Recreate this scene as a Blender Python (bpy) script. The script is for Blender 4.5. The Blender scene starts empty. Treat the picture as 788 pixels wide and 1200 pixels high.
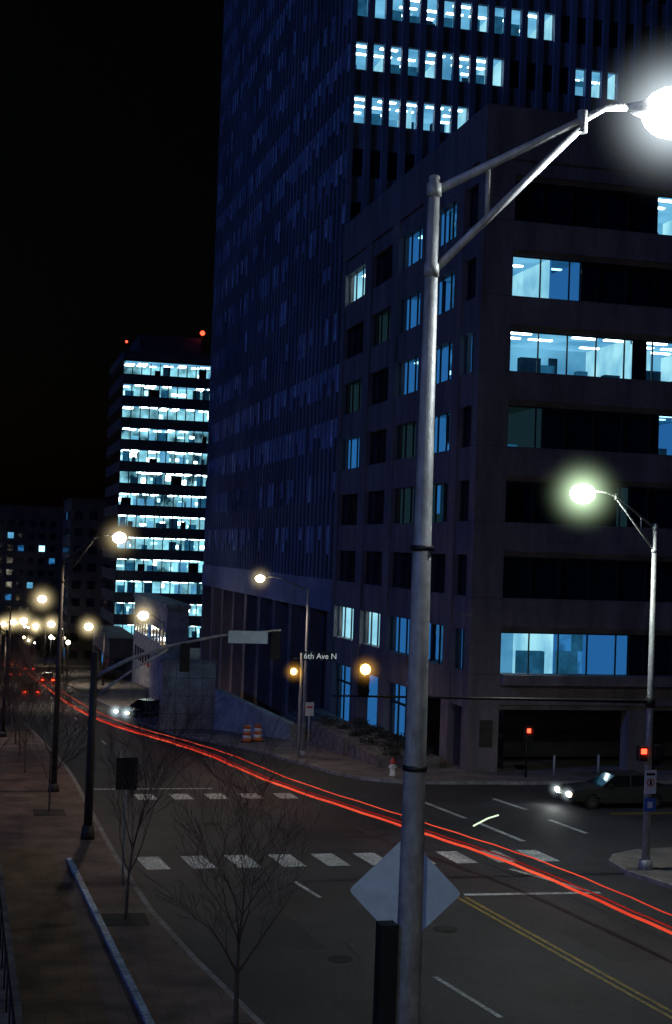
import bpy, math, random
from mathutils import Vector, Matrix
random.seed(7)
scene = bpy.context.scene
scene.view_settings.view_transform = 'Standard'
scene.view_settings.look = 'None'
scene.view_settings.exposure = 0

# ------------------------------------------------------------ materials
MATS = {}
def mat(name, col, rough=0.7, metal=0.0, var=0.25, scale=1.5, bump=0.0, bscale=20.0, spec=0.5, stretch=None, fine=0.0):
    m = bpy.data.materials.new(name); m.use_nodes = True
    nt = m.node_tree; b = nt.nodes['Principled BSDF']
    b.inputs['Roughness'].default_value = rough
    b.inputs['Metallic'].default_value = metal
    b.inputs['Specular IOR Level'].default_value = spec
    tc = nt.nodes.new('ShaderNodeTexCoord')
    src = tc.outputs['Object']
    if stretch:
        mp = nt.nodes.new('ShaderNodeMapping'); mp.inputs['Scale'].default_value = stretch
        nt.links.new(src, mp.inputs['Vector']); src = mp.outputs['Vector']
    n = nt.nodes.new('ShaderNodeTexNoise'); n.inputs['Scale'].default_value = scale
    n.inputs['Detail'].default_value = 8; n.inputs['Roughness'].default_value = 0.68
    nt.links.new(src, n.inputs['Vector'])
    r = nt.nodes.new('ShaderNodeValToRGB')
    r.color_ramp.elements[0].position = 0.36; r.color_ramp.elements[1].position = 0.64
    r.color_ramp.elements[0].color = tuple(c*(1-var) for c in col)+(1,)
    r.color_ramp.elements[1].color = tuple(min(1, c*(1+var)) for c in col)+(1,)
    nt.links.new(n.outputs['Fac'], r.inputs['Fac'])
    out = r.outputs['Color']
    if fine:
        n3 = nt.nodes.new('ShaderNodeTexNoise'); n3.inputs['Scale'].default_value = 9.0; n3.inputs['Detail'].default_value = 6
        nt.links.new(tc.outputs['Object'], n3.inputs['Vector'])
        r3 = nt.nodes.new('ShaderNodeValToRGB'); r3.color_ramp.elements[0].position = 0.35; r3.color_ramp.elements[1].position = 0.65
        r3.color_ramp.elements[0].color = (1-fine,1-fine,1-fine,1); r3.color_ramp.elements[1].color = (1,1,1,1)
        mx = nt.nodes.new('ShaderNodeMixRGB'); mx.blend_type = 'MULTIPLY'; mx.inputs[0].default_value = 1.0
        nt.links.new(n3.outputs['Fac'], r3.inputs['Fac']); nt.links.new(out, mx.inputs[1]); nt.links.new(r3.outputs['Color'], mx.inputs[2])
        out = mx.outputs[0]
    nt.links.new(out, b.inputs['Base Color'])
    if bump:
        n2 = nt.nodes.new('ShaderNodeTexNoise'); n2.inputs['Scale'].default_value = bscale
        n2.inputs['Detail'].default_value = 5
        nt.links.new(tc.outputs['Object'], n2.inputs['Vector'])
        bp = nt.nodes.new('ShaderNodeBump'); bp.inputs['Strength'].default_value = bump
        bp.inputs['Distance'].default_value = 0.05
        nt.links.new(n2.outputs['Fac'], bp.inputs['Height'])
        nt.links.new(bp.outputs['Normal'], b.inputs['Normal'])
    MATS[name] = m
    return m

def emis(name, col, strength, var=0.0, scale=1.0, col2=None):
    m = bpy.data.materials.new(name); m.use_nodes = True
    nt = m.node_tree; nt.nodes.clear()
    o = nt.nodes.new('ShaderNodeOutputMaterial'); e = nt.nodes.new('ShaderNodeEmission')
    e.inputs['Strength'].default_value = strength
    tc = nt.nodes.new('ShaderNodeTexCoord')
    n = nt.nodes.new('ShaderNodeTexNoise'); n.inputs['Scale'].default_value = scale
    n.inputs['Detail'].default_value = 4
    r = nt.nodes.new('ShaderNodeValToRGB')
    r.color_ramp.elements[0].position = 0.35; r.color_ramp.elements[1].position = 0.65
    c2 = col2 or col
    r.color_ramp.elements[0].color = tuple(c*(1-var) for c in col)+(1,)
    r.color_ramp.elements[1].color = tuple(c2)+(1,)
    nt.links.new(tc.outputs['Object'], n.inputs['Vector'])
    nt.links.new(n.outputs['Fac'], r.inputs['Fac'])
    nt.links.new(r.outputs['Color'], e.inputs['Color'])
    nt.links.new(e.outputs[0], o.inputs['Surface'])
    try: m.cycles.emission_sampling = 'NONE'
    except Exception: pass
    MATS[name] = m
    return m

def halomat(name, col, strength, power):
    """lamp glare as added self-glowing haze: emission density falling off from the lamp in all directions"""
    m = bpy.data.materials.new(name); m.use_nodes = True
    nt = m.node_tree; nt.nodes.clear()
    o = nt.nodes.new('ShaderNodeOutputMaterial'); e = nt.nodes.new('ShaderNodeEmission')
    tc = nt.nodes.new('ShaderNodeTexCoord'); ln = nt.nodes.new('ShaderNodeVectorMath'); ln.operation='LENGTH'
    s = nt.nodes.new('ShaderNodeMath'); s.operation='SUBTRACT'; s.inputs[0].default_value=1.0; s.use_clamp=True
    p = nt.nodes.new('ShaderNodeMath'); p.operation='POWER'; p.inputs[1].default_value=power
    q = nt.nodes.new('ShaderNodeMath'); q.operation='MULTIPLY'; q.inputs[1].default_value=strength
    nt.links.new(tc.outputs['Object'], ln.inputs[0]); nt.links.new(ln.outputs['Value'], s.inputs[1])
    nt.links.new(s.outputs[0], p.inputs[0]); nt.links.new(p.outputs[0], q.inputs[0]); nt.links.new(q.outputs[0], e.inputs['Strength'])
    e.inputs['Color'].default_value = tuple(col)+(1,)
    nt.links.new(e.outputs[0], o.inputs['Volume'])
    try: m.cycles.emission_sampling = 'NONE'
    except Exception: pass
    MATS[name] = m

def brickmat(name, c1, c2, mortar, scale, bw, bh):
    m = mat(name, c1, 0.8)
    nt = m.node_tree; b = nt.nodes['Principled BSDF']
    tc = nt.nodes.new('ShaderNodeTexCoord')
    br = nt.nodes.new('ShaderNodeTexBrick')
    br.inputs['Color1'].default_value = c1+(1,); br.inputs['Color2'].default_value = c2+(1,)
    br.inputs['Mortar'].default_value = mortar+(1,)
    br.inputs['Scale'].default_value = scale
    br.inputs['Brick Width'].default_value = bw; br.inputs['Row Height'].default_value = bh
    br.inputs['Mortar Size'].default_value = 0.012
    n = nt.nodes.new('ShaderNodeTexNoise'); n.inputs['Scale'].default_value = 0.9; n.inputs['Detail'].default_value = 9
    rr = nt.nodes.new('ShaderNodeValToRGB'); rr.color_ramp.elements[0].position=0.35; rr.color_ramp.elements[1].position=0.65
    rr.color_ramp.elements[0].color=(0.35,0.35,0.35,1)
    mx = nt.nodes.new('ShaderNodeMixRGB'); mx.blend_type = 'MULTIPLY'; mx.inputs[0].default_value = 0.9
    nt.links.new(tc.outputs['Object'], br.inputs['Vector'])
    nt.links.new(tc.outputs['Object'], n.inputs['Vector']); nt.links.new(n.outputs['Fac'], rr.inputs['Fac'])
    nt.links.new(br.outputs['Color'], mx.inputs[1]); nt.links.new(rr.outputs['Color'], mx.inputs[2])
    nt.links.new(mx.outputs[0], b.inputs['Base Color'])
    return m

mat('asphalt', (0.055,0.050,0.058), 0.68, var=0.4, scale=0.22, bump=0.5, bscale=30, fine=0.45)
mat('asphalt_patch', (0.030,0.028,0.032), 0.7, var=0.3, scale=1.5, bump=0.4, bscale=30, fine=0.3)
mat('tar', (0.014,0.013,0.015), 0.5)
brickmat('paving', (0.22,0.14,0.12), (0.17,0.11,0.09), (0.09,0.07,0.06), 1.0, 0.9, 0.9)
mat('sidewalk_concrete', (0.22,0.19,0.18), 0.85, var=0.35, scale=0.7, bump=0.2, fine=0.3)
mat('kerb_stone', (0.28,0.26,0.26), 0.8, var=0.35, scale=2, fine=0.3)
mat('earth', (0.05,0.045,0.035), 0.95, var=0.4, scale=0.2)
mat('paint_white', (0.72,0.74,0.76), 0.6, var=0.35, scale=1.5, fine=0.6)
mat('paint_yellow', (0.60,0.38,0.05), 0.6, var=0.35, scale=1.5, fine=0.6)
mat('concrete', (0.21,0.17,0.175), 0.85, var=0.3, scale=0.9, bump=0.15, bscale=12, stretch=(1,1,0.16), fine=0.2)
mat('tower_concrete', (0.20,0.22,0.32), 0.75, var=0.4, scale=0.12)
mat('dark_concrete', (0.07,0.065,0.075), 0.9, var=0.3, scale=0.5)
mat('dark_glass', (0.010,0.016,0.03), 0.06, var=0.3, scale=0.4, spec=0.6)
mat('curtain', (0.40,0.47,0.62), 0.8, var=0.5, scale=0.9)
mat('curtain_dark', (0.20,0.26,0.40), 0.8, var=0.5, scale=0.9)
mat('mullion', (0.03,0.03,0.035), 0.5, 0.3)
mat('galvanised', (0.46,0.46,0.46), 0.5, 0.15, var=0.28, scale=7, bump=0.15, bscale=60, stretch=(1,1,0.3), fine=0.25)
mat('sign_aluminium', (0.62,0.74,0.80), 0.55, 0.0, var=0.12, scale=3, fine=0.1)
mat('black_metal', (0.015,0.015,0.016), 0.5, 0.2)
mat('brown_metal', (0.05,0.04,0.038), 0.6, 0.2)
mat('bark', (0.10,0.07,0.055), 0.9, var=0.4, scale=12)
mat('leaves', (0.045,0.05,0.035), 0.8, var=0.5, scale=3)
mat('stone', (0.16,0.14,0.135), 0.85, var=0.5, scale=1.6, bump=0.6, bscale=6)
mat('pale_stone', (0.42,0.41,0.40), 0.85, var=0.3, scale=0.8, bump=0.3, bscale=6, fine=0.3)
mat('blue_paint', (0.34,0.48,0.70), 0.5, var=0.45, scale=2, fine=0.6)
mat('car_paint', (0.03,0.03,0.035), 0.25, 0.4, var=0.05)
mat('car_paint_dark', (0.07,0.065,0.055), 0.22, 0.4, var=0.05)
mat('car_glass', (0.01,0.012,0.015), 0.05, spec=0.7)
mat('rubber', (0.015,0.015,0.015), 0.85)
mat('chrome', (0.6,0.6,0.6), 0.15, 1.0)
mat('hydrant_white', (0.7,0.68,0.65), 0.5)
mat('hydrant_red', (0.55,0.05,0.03), 0.5)
mat('orange_plastic', (0.75,0.16,0.03), 0.5)
mat('sign_white', (0.78,0.78,0.78), 0.5, var=0.05)
mat('sign_blue', (0.03,0.12,0.45), 0.5)
mat('sign_green', (0.015,0.05,0.07), 0.5)
mat('grate', (0.02,0.018,0.016), 0.8)

emis('room_wall_bright', (0.08,0.34,0.62), 0.85, 0.2, 0.25, (0.18,0.58,0.88))  # room surfaces emit: the rooms' light is put into their colour
emis('room_ceil_bright', (0.10,0.40,0.70), 0.9, 0.15, 0.4, (0.20,0.60,0.90))
emis('room_part_bright', (0.22,0.62,0.88), 1.0, 0.2, 0.5, (0.40,0.85,0.98))
emis('room_wall_dim', (0.008,0.07,0.24), 0.75, 0.7, 0.9, (0.04,0.25,0.60))
emis('room_ceil_dim', (0.01,0.07,0.22), 0.6, 0.5, 0.5, (0.02,0.16,0.40))
emis('room_part_dim', (0.02,0.14,0.40), 0.8)
emis('room_wall_faint', (0.006,0.02,0.04), 0.4, 0.6, 0.9, (0.035,0.08,0.08))
emis('room_ceil_faint', (0.01,0.03,0.03), 0.3)
emis('room_part_faint', (0.015,0.045,0.06), 0.4)
emis('room_board', (0.02,0.14,0.28), 0.7, 0.5, 1.5)
emis('room_furn', (0.008,0.04,0.09), 0.5, 0.5, 1.5)
emis('troffer', (0.75,0.98,1.0), 12.0)
emis('troffer_dim', (0.35,0.80,1.0), 2.6)
emis('far_wall', (0.03,0.22,0.40), 1.3, 0.9, 0.35, (0.28,0.75,0.90))
emis('sign_letters_glow', (0.75,0.85,0.9), 0.45)  # own glow given to the letters so they read brighter
emis('lamp_white', (0.95,1.0,1.0), 40)
emis('lamp_green', (0.92,1.0,0.88), 40)
emis('lamp_warm', (1.0,0.95,0.75), 32)
emis('lamp_yellow', (1.0,0.82,0.45), 22)
emis('sig_amber', (1.0,0.58,0.12), 16)
emis('sig_red', (1.0,0.05,0.02), 6)
emis('tail_red', (1.0,0.05,0.015), 5)
emis('trail_red', (1.0,0.045,0.022), 1.0, 0.45, 0.15, (1.0,0.11,0.05))
emis('trail_dim', (0.7,0.025,0.02), 0.45, 0.5, 0.2)
emis('trail_white', (0.8,1.0,0.7), 1.2)
emis('headlight', (0.95,1.0,0.95), 16)
emis('headlight_amber', (1.0,0.6,0.2), 8)
halomat('halo_main', (0.80,0.93,1.0), 5.0, 4.2)
halomat('halo_green', (0.72,1.0,0.62), 3.4, 5.0)
halomat('halo_warm', (1.0,0.80,0.42), 1.9, 5.0)
halomat('halo_amber', (1.0,0.48,0.07), 3.2, 4.0)
halomat('halo_red', (1.0,0.06,0.02), 2.0, 4.0)
halomat('halo_white', (0.75,0.95,1.0), 3.5, 4.0)

# ------------------------------------------------------------ mesh builder
class M:
    def __init__(s):
        s.parts = {}; s.part = 'body'
    def _p(s):
        return s.parts.setdefault(s.part, ([], [], [], []))
    def poly(s, pts, mt, smooth=False):
        v, f, m, sm = s._p(); n = len(v)
        v.extend([tuple(p) for p in pts]); f.append(tuple(range(n, n+len(pts)))); m.append(mt); sm.append(smooth)
    def box(s, x0, x1, y0, y1, z0, z1, mt):
        if x0 > x1: x0, x1 = x1, x0
        if y0 > y1: y0, y1 = y1, y0
        if z0 > z1: z0, z1 = z1, z0
        v, f, m, sm = s._p(); n = len(v)
        v.extend([(x0,y0,z0),(x1,y0,z0),(x1,y1,z0),(x0,y1,z0),(x0,y0,z1),(x1,y0,z1),(x1,y1,z1),(x0,y1,z1)])
        for q in ((0,3,2,1),(4,5,6,7),(0,1,5,4),(1,2,6,5),(2,3,7,6),(3,0,4,7)):
            f.append(tuple(n+i for i in q)); m.append(mt); sm.append(False)
    def tube(s, pts, radii, mt, seg=10, caps=True):
        v, f, m, sm = s._p(); n = len(v)
        pts = [Vector(p) for p in pts]
        if not isinstance(radii, (list, tuple)): radii = [radii]*len(pts)
        up = None
        for i, p in enumerate(pts):
            a = pts[max(0, i-1)]; b = pts[min(len(pts)-1, i+1)]
            t = (b-a).normalized()
            if up is None:
                up = Vector((0,0,1)) if abs(t.z) < 0.9 else Vector((1,0,0))
            side = t.cross(up).normalized(); up = side.cross(t).normalized()
            for k in range(seg):
                an = 2*math.pi*k/seg
                v.append(tuple(p+side*math.cos(an)*radii[i]+up*math.sin(an)*radii[i]))
        for i in range(len(pts)-1):
            for k in range(seg):
                k2 = (k+1) % seg
                f.append((n+i*seg+k, n+i*seg+k2, n+(i+1)*seg+k2, n+(i+1)*seg+k)); m.append(mt); sm.append(True)
        if caps:
            f.append(tuple(n+k for k in range(seg))[::-1]); m.append(mt); sm.append(False)
            e = n+(len(pts)-1)*seg
            f.append(tuple(e+k for k in range(seg))); m.append(mt); sm.append(False)
    def ball(s, c, r, mt, seg=12, rings=8, sc=(1,1,1)):
        v, f, m, sm = s._p(); n = len(v)
        for i in range(rings+1):
            th = math.pi*i/rings
            for k in range(seg):
                ph = 2*math.pi*k/seg
                v.append((c[0]+r*sc[0]*math.sin(th)*math.cos(ph), c[1]+r*sc[1]*math.sin(th)*math.sin(ph), c[2]+r*sc[2]*math.cos(th)))
        for i in range(rings):
            for k in range(seg):
                k2 = (k+1) % seg
                f.append((n+i*seg+k, n+(i+1)*seg+k, n+(i+1)*seg+k2, n+i*seg+k2)); m.append(mt); sm.append(True)
    def build(s, name, loc=(0,0,0), rz=0.0):
        multi = len(s.parts) > 1
        root = None
        if multi:
            root = bpy.data.objects.new(name, None); scene.collection.objects.link(root)
            root.location = loc; root.rotation_euler = (0,0,rz)
        for pn, (v, f, mm, sm) in s.parts.items():
            me = bpy.data.meshes.new(pn if multi else name)
            me.from_pydata(v, [], f)
            names = sorted(set(mm)); idx = {a: i for i, a in enumerate(names)}
            for a in names: me.materials.append(MATS[a])
            me.polygons.foreach_set('material_index', [idx[a] for a in mm])
            me.polygons.foreach_set('use_smooth', sm)
            me.update()
            ob = bpy.data.objects.new(pn if multi else name, me); scene.collection.objects.link(ob)
            if multi: ob.parent = root
            else:
                ob.location = loc; ob.rotation_euler = (0,0,rz); root = ob
        return root

def light(parent, loc, power, col, r=0.12, name='lamp_light', spot=None):
    ld = bpy.data.lights.new(name, 'SPOT' if spot else 'POINT')
    ld.energy = power; ld.color = col; ld.shadow_soft_size = r
    if spot:
        ld.spot_size = math.radians(spot); ld.spot_blend = 0.5
    o = bpy.data.objects.new(name, ld); scene.collection.objects.link(o)
    o.parent = parent; o.location = loc
    return o
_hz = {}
def halo(parent, loc, R, mt):  # glowing sphere added to imitate glare around a light
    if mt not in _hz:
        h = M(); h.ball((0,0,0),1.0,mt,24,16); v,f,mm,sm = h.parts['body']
        me = bpy.data.meshes.new('glare_halo'); me.from_pydata(v,[],f); me.materials.append(MATS[mt]); me.update(); _hz[mt] = me
    o = bpy.data.objects.new('glare_halo', _hz[mt]); scene.collection.objects.link(o)
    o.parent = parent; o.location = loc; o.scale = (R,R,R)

# ------------------------------------------------------------ terrain
SL = 0.065
def zt(y):
    if y <= 62: return 0.0
    if y < 70:
        t = y-62; return -SL*t*t/16.0
    if y < 420: return -SL*4 - SL*(y-70)
    return -SL*4 - SL*350
def interp(tab, y):
    if y <= tab[0][0]: return tab[0][1]
    for (a, b), (c, d) in zip(tab, tab[1:]):
        if y <= c: return b+(d-b)*(y-a)/(c-a)
    return tab[-1][1]
KL = [(-30,15.5),(0,11.2),(20,8.3),(31,6.5),(36,5.8),(41,5.25),(48,4.9),(60,4.6),(80,4.2),(110,3.4),(300,2.5),(430,2.5)]
KR = [(62.5,24),(62.6,21),(63,19),(64,17.6),(66,16.7),(69,16.3),(80,15.2),(92,12.6),(105,11.8),(300,11),(430,11)]
KN = [(-30,36.5),(0,32),(20,28),(31,25.3),(38,23.6),(42,22.3),(44.5,21.6),(46,21.7),(47,22.3),(47.7,23.6),(48,26)]
YS = [-30,-15,0,10,20,25,31,36,38,41,42,44.5,46,47,47.7,48,52,56,60,62,62.5,62.6,63,64,65,66,67,68,69,70,75,80,86,92,98,105,110]+list(range(120,431,10))
YS = sorted(set(float(y) for y in YS))

g = M(); gy = [-600.0]+YS+[700.0,3000.0]
for a, b in zip(gy, gy[1:]):
    g.poly([(-2500,a,zt(a)-0.03),(2500,a,zt(a)-0.03),(2500,b,zt(b)-0.03),(-2500,b,zt(b)-0.03)], 'earth')
g.build('ground')
r = M()
for a, b in zip(YS, YS[1:]):
    xa0, xb0 = interp(KL,a)-0.5, interp(KL,b)-0.5
    if b <= 66: xa1 = xb1 = 60
    else: xa1, xb1 = interp(KR,a)+0.5, interp(KR,b)+0.5
    if b <= 48: xa1 = xb1 = 45
    r.poly([(xa0,a,zt(a)),(xa1,a,zt(a)),(xb1,b,zt(b)),(xb0,b,zt(b))], 'asphalt')
r.poly([(60,48,0),(300,48,0),(300,62.5,0),(60,62.5,0)], 'asphalt')
r.build('road')

def walk(yr, fin, fout, side, mt):
    w = M(); ys = [y for y in YS if yr[0] <= y <= yr[1]]
    H = 0.14
    for a, b in zip(ys, ys[1:]):
        ka, kb = fout(a), fout(b); ia, ib = fin(a), fin(b); s = side
        za, zb = zt(a)+H, zt(b)+H
        w.part = 'paving'
        q = [(ia,a,za),(ka-s*0.16,a,za),(kb-s*0.16,b,zb),(ib,b,zb)]
        w.poly(q if s > 0 else q[::-1], mt)
        w.part = 'kerb'
        q = [(ka-s*0.16,a,za),(ka,a,za),(kb,b,zb),(kb-s*0.16,b,zb)]
        w.poly(q if s > 0 else q[::-1], 'kerb_stone')
        q = [(ka,a,za),(ka,a,za-H-0.02),(kb,b,zb-H-0.02),(kb,b,zb)]
        w.poly(q if s > 0 else q[::-1], 'kerb_stone')
    return w
walk((-30,430), lambda y: -40.0, lambda y: interp(KL,y), 1, 'paving').build('sidewalk')
w = walk((62.5,430), lambda y: 80.0, lambda y: interp(KR,y), -1, 'sidewalk_concrete')
w.part = 'kerb'; w.box(24,80,62.38,62.54,-0.02,0.143,'kerb_stone'); w.build('sidewalk')
w = walk((-30,48), lambda y: 80.0, lambda y: interp(KN,y), -1, 'sidewalk_concrete')
w.part = 'kerb'; w.box(26,80,47.96,48.12,-0.02,0.143,'kerb_stone'); w.build('sidewalk')

# markings
mk = M()
def line(m, pts, wd, mt, z=0.010, off=0.0):
    for p, q in zip(pts, pts[1:]):
        p = Vector((p[0],p[1],0)); q = Vector((q[0],q[1],0)); t = (q-p).normalized(); n = Vector((t.y,-t.x,0))
        a = n*(off-wd/2); b = n*(off+wd/2)
        zp = Vector((0,0,zt(p.y)+z)); zq = Vector((0,0,zt(q.y)+z))
        m.poly([p+b+zp, q+b+zq, q+a+zq, p+a+zp], mt)
yl = [(14.9,42.0),(16.1,31.1),(18.3,15),(20.4,0)]
mk.part = 'yellow_lines'
line(mk, yl, 0.12, 'paint_yellow', off=-0.13); line(mk, yl, 0.12, 'paint_yellow', off=0.13)
mk.part = 'white_lines'
for p, q in (((10.15,44.6),(10.5,42.4)),((11.5,34.2),(12.05,31)),((12.9,27),(13.5,24)),((20.2,31),(20.8,28))):
    line(mk, [p,q], 0.14, 'paint_white')
line(mk, [(15.1,42.3),(19.6,42.1)], 0.24, 'paint_white')
line(mk, [(17.9,45.6),(19.3,42.4)], 0.2, 'paint_white')
for i in range(10):
    x = 5.7+i*1.52
    mk.poly([(x,46.6,0.010),(x+0.78,46.6,0.010),(x+0.60,48.5,0.010),(x-0.18,48.5,0.010)], 'paint_white')
for i in range(5):
    x = 5.6+i*1.5
    mk.poly([(x+1.2,59.3,0.010),(x+2.0,59.3,0.010),(x+1.9,60.6,0.010),(x+1.1,60.6,0.010)], 'paint_white')
line(mk, [(4.9,61.9),(10.3,61.9)], 0.22, 'paint_white')
line(mk, [(18.8,58.2),(19.4,54.5)], 0.22, 'paint_white'); line(mk, [(19.6,53.6),(20.1,50.0)], 0.22, 'paint_white')
line(mk, [(22.2,58.8),(22.7,56.2)], 0.22, 'paint_white'); line(mk, [(22.8,54),(23.2,51.2)], 0.22, 'paint_white')
line(mk, [(26,55.1),(60,55.1)], 0.12, 'paint_yellow', off=-0.13)
line(mk, [(26,55.1),(60,55.1)], 0.12, 'paint_yellow', off=0.13)
for i in range(22):
    y = 72+i*12; line(mk, [(7.6,y),(7.6,y+3)], 0.13, 'paint_white', z=0.012)
mk.build('road_markings')
mp = M()
for (x,y,rr) in ((13.2,38.5,0.36),(9.0,54.0,0.36),(18.2,33,0.3),(9.5,36,0.33)):
    mp.poly([(x+rr*math.cos(k*math.pi/12), y+rr*math.sin(k*math.pi/12), 0.014) for k in range(24)], 'grate')
mp.build('manhole_covers')
rp = M(); rnd = random.Random(21)
rp.part = 'patches'
for (x,y,a,b) in ((8.3,38.8,2.2,3.6),(13.0,52,3.2,2.0),(17.5,36.5,1.6,3.2),(11,56.2,1.4,2.6),(9.4,31.5,1.5,2.4),(24,58.5,3,1.6)):
    rp.poly([(x-a/2,y-b/2,0.004),(x+a/2,y-b/2,0.004),(x+a/2-0.1*b,y+b/2,0.004),(x-a/2-0.1*b,y+b/2,0.004)],'asphalt_patch')
rp.part = 'tar_cracks'
for i in range(16):
    x, y = rnd.uniform(7.5,20), rnd.uniform(30,60); a = rnd.choice([1.7,1.7,0.1,2.6])
    pts = [(x,y)]
    for k in range(9):
        a += rnd.gauss(0,0.3); x += math.cos(a)*0.6; y += math.sin(a)*0.6; pts.append((x,y))
    line(rp, pts, 0.05, 'tar', z=0.0065)
rp.build('road_repairs')

# ------------------------------------------------------------ front office block
FX, FY = 23.3, 65.6
BX = 68.0; BY = 94.0
P = 3.72; S0 = 4.85; WH = 2.05; ROOF = 32.8
def TF(t0,t1,d0,d1,z0,z1): return (t0,t1,FY+d0,FY+d1,z0,z1)
def TL(t0,t1,d0,d1,z0,z1): return (FX+d0,FX+d1,FY+t0,FY+t1,z0,z1)
def room(m, T, t0, t1, D, zf, zc, lvl, d0=0.45, seed=0, clutter=True):
    rnd = random.Random(seed)
    m.part = 'lit_rooms'
    wl, cl, pl = 'room_wall_'+lvl, 'room_ceil_'+lvl, 'room_part_'+lvl
    m.box(*T(t0,t1,D,D+0.05,zf,zc), wl)
    m.box(*T(t0,t0+0.04,d0,D,zf,zc), pl); m.box(*T(t1-0.04,t1,d0,D,zf,zc), pl)
    m.box(*T(t0+0.04,t1-0.04,d0,D,zc,zc+0.04), cl)
    m.box(*T(t0+0.04,t1-0.04,d0,D,zf-0.04,zf), 'room_furn')
    if lvl != 'faint':
        m.part = 'ceiling_lights'
        tr = 'troffer' if lvl == 'bright' else 'troffer_dim'
        t = t0+0.25
        while t < t1-0.5:
            d = d0+0.5
            while d < D-0.4:
                if rnd.random() < (0.72 if lvl == 'bright' else 0.5):
                    m.box(*T(t,min(t+1.25,t1-0.1),d,d+0.26,zc-0.07,zc-0.012), tr)
                d += 1.5
            t += 1.75
    if clutter:
        m.part = 'furniture'
        t = t0+0.3
        while t < t1-0.8:
            w = rnd.uniform(0.5,1.5); h = rnd.uniform(0.7,1.5); d = rnd.uniform(0.9, D-1.0)
            if rnd.random() < 0.7: m.box(*T(t,min(t+w,t1-0.1),d,d+0.5,zf,zf+h), rnd.choice(['room_furn','room_board']))
            if rnd.random() < 0.5:
                m.box(*T(t+0.2,t+0.2+rnd.uniform(0.4,0.9),D-0.03,D-0.004,zf+1.2,zf+2.1), rnd.choice(['room_furn','room_board',pl]))
            if rnd.random() < 0.4 and t+w+0.1 < t1:
                m.box(*T(t+w,t+w+0.08,D*rnd.uniform(0.3,0.7),D-0.01,zf,zc-0.02), pl)
            t += w+rnd.uniform(0.2,1.0)
    else:   # shallow bay: drawn vertical blinds, a cabinet, one bright fitting seen through
        m.part = 'blinds'; t = t0+0.08
        while t < t1-0.3:
            w = rnd.uniform(0.18,0.7)
            if rnd.random() < 0.6:
                m.box(*T(t,min(t+w,t1-0.06),d0+0.05,d0+0.08,zf+rnd.choice([0,0,0.5]),zc-0.03), rnd.choice(['room_board','room_furn','dark_glass','dark_glass','room_part_dim']))
            elif rnd.random() < 0.5:
                z = rnd.uniform(zf+0.5,zc-0.5); m.box(*T(t,min(t+0.3,t1-0.06),D-0.05,D-0.01,z,z+0.22),'troffer_dim')
            t += w+rnd.uniform(0.02,0.3)
b = M()
b.part = 'walls'
CP = 1.6
b.box(FX,FX+CP,FY,FY+0.9,0,ROOF-2.6,'concrete')
b.box(FX,BX,BY-0.4,BY,-6,ROOF,'concrete'); b.box(BX-0.4,BX,FY,BY-0.4,-3,ROOF,'concrete')
b.box(FX,BX-0.4,FY-0.05,BY-0.4,ROOF-2.6,ROOF,'concrete')
b.box(FX+5.2,BX-0.4,FY+8,BY-0.4,-2,ROOF-2.62,'dark_concrete')
tops = [3.1]+[S0+P*k+WH for k in range(7)]
bots = [S0+P*k for k in range(7)]+[ROOF-2.6]
for k in range(8):
    z0, z1 = tops[k], bots[k]
    if z1-z0 < 0.01: continue
    b.box(FX+CP,BX-0.4,FY+0.18,FY+0.62,z0,z1,'concrete')
    b.box(FX+CP,BX-0.4,FY+0.02,FY+0.178,z0+0.25,z1,'concrete')
    b.box(FX+0.12,FX+0.6,FY+0.9,BY-0.4,z0,z1,'concrete')
    if k < 7:
        b.box(FX+0.6,BX-0.4,FY+0.62,BY-0.4,z0+0.45,z1-0.5,'dark_concrete')
b.box(FX+CP+0.01,BX-0.4,FY-0.45,FY+0.015,S0-0.5,S0-0.02,'concrete')
bays = [(0.9,3.0),(4.2,8.6),(10.1,14.7),(16.1,20.7),(22.3,27.4)]
edges = [3.0,4.2,8.6,10.1,14.7,16.1,20.7,22.3,27.4,BY-FY-0.41]
for i in range(0,len(edges),2):
    b.box(FX,FX+0.7,FY+edges[i],FY+edges[i+1],-3,ROOF-2.62,'concrete')
for x in (31.8, 41, 50, 59):
    b.box(x,x+1.35,FY+0.01,FY+0.9,0,3.12,'concrete')
b.box(FX+CP,BX-0.4,FY+5.5,FY+5.7,0,3.1,'dark_concrete')
b.box(FX+0.7,FX+5.2,FY+9,FY+9.2,-1,3.1,'dark_concrete')
b.part = 'panel_joints'
for x in (27.6,31.9,36.2,40.5,44.8,49.1):
    b.box(x,x+0.03,FY-0.056,FY-0.051,ROOF-2.6,ROOF,'dark_concrete')
for k in range(7):
    b.box(FX+0.001,FX+CP,FY-0.004,FY-0.001,S0+P*k-0.03,S0+P*k,'dark_concrete')
    b.box(FX-0.004,FX-0.001,FY,FY+0.9,S0+P*k-0.03,S0+P*k,'dark_concrete')
litF = {0:[(24.95,27.9,'bright'),(27.95,31.9,'dim')], 3:[(24.95,26.9,'faint'),(33.2,36.0,'dim')],
        4:[(24.95,31.6,'bright'),(32.4,37.5,'bright')], 5:[(24.95,27.1,'bright'),(27.15,28.7,'dim')],
        6:[(32.8,37,'bright')], 2:[(31.0,31.7,'faint')]}
litL = {6:[(4,'bright'),(2,'dim'),(1,'dim')], 5:[(3,'faint'),(2,'dim'),(1,'dim')], 4:[(2,'dim'),(1,'dim'),(0,'dim'),(4,'faint')],
        3:[(1,'dim'),(2,'faint'),(4,'dim')], 2:[(2,'faint'),(1,'faint')], 1:[], 0:[(4,'bright'),(3,'bright'),(2,'dim'),(1,'dim'),(0,'dim')]}
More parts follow.
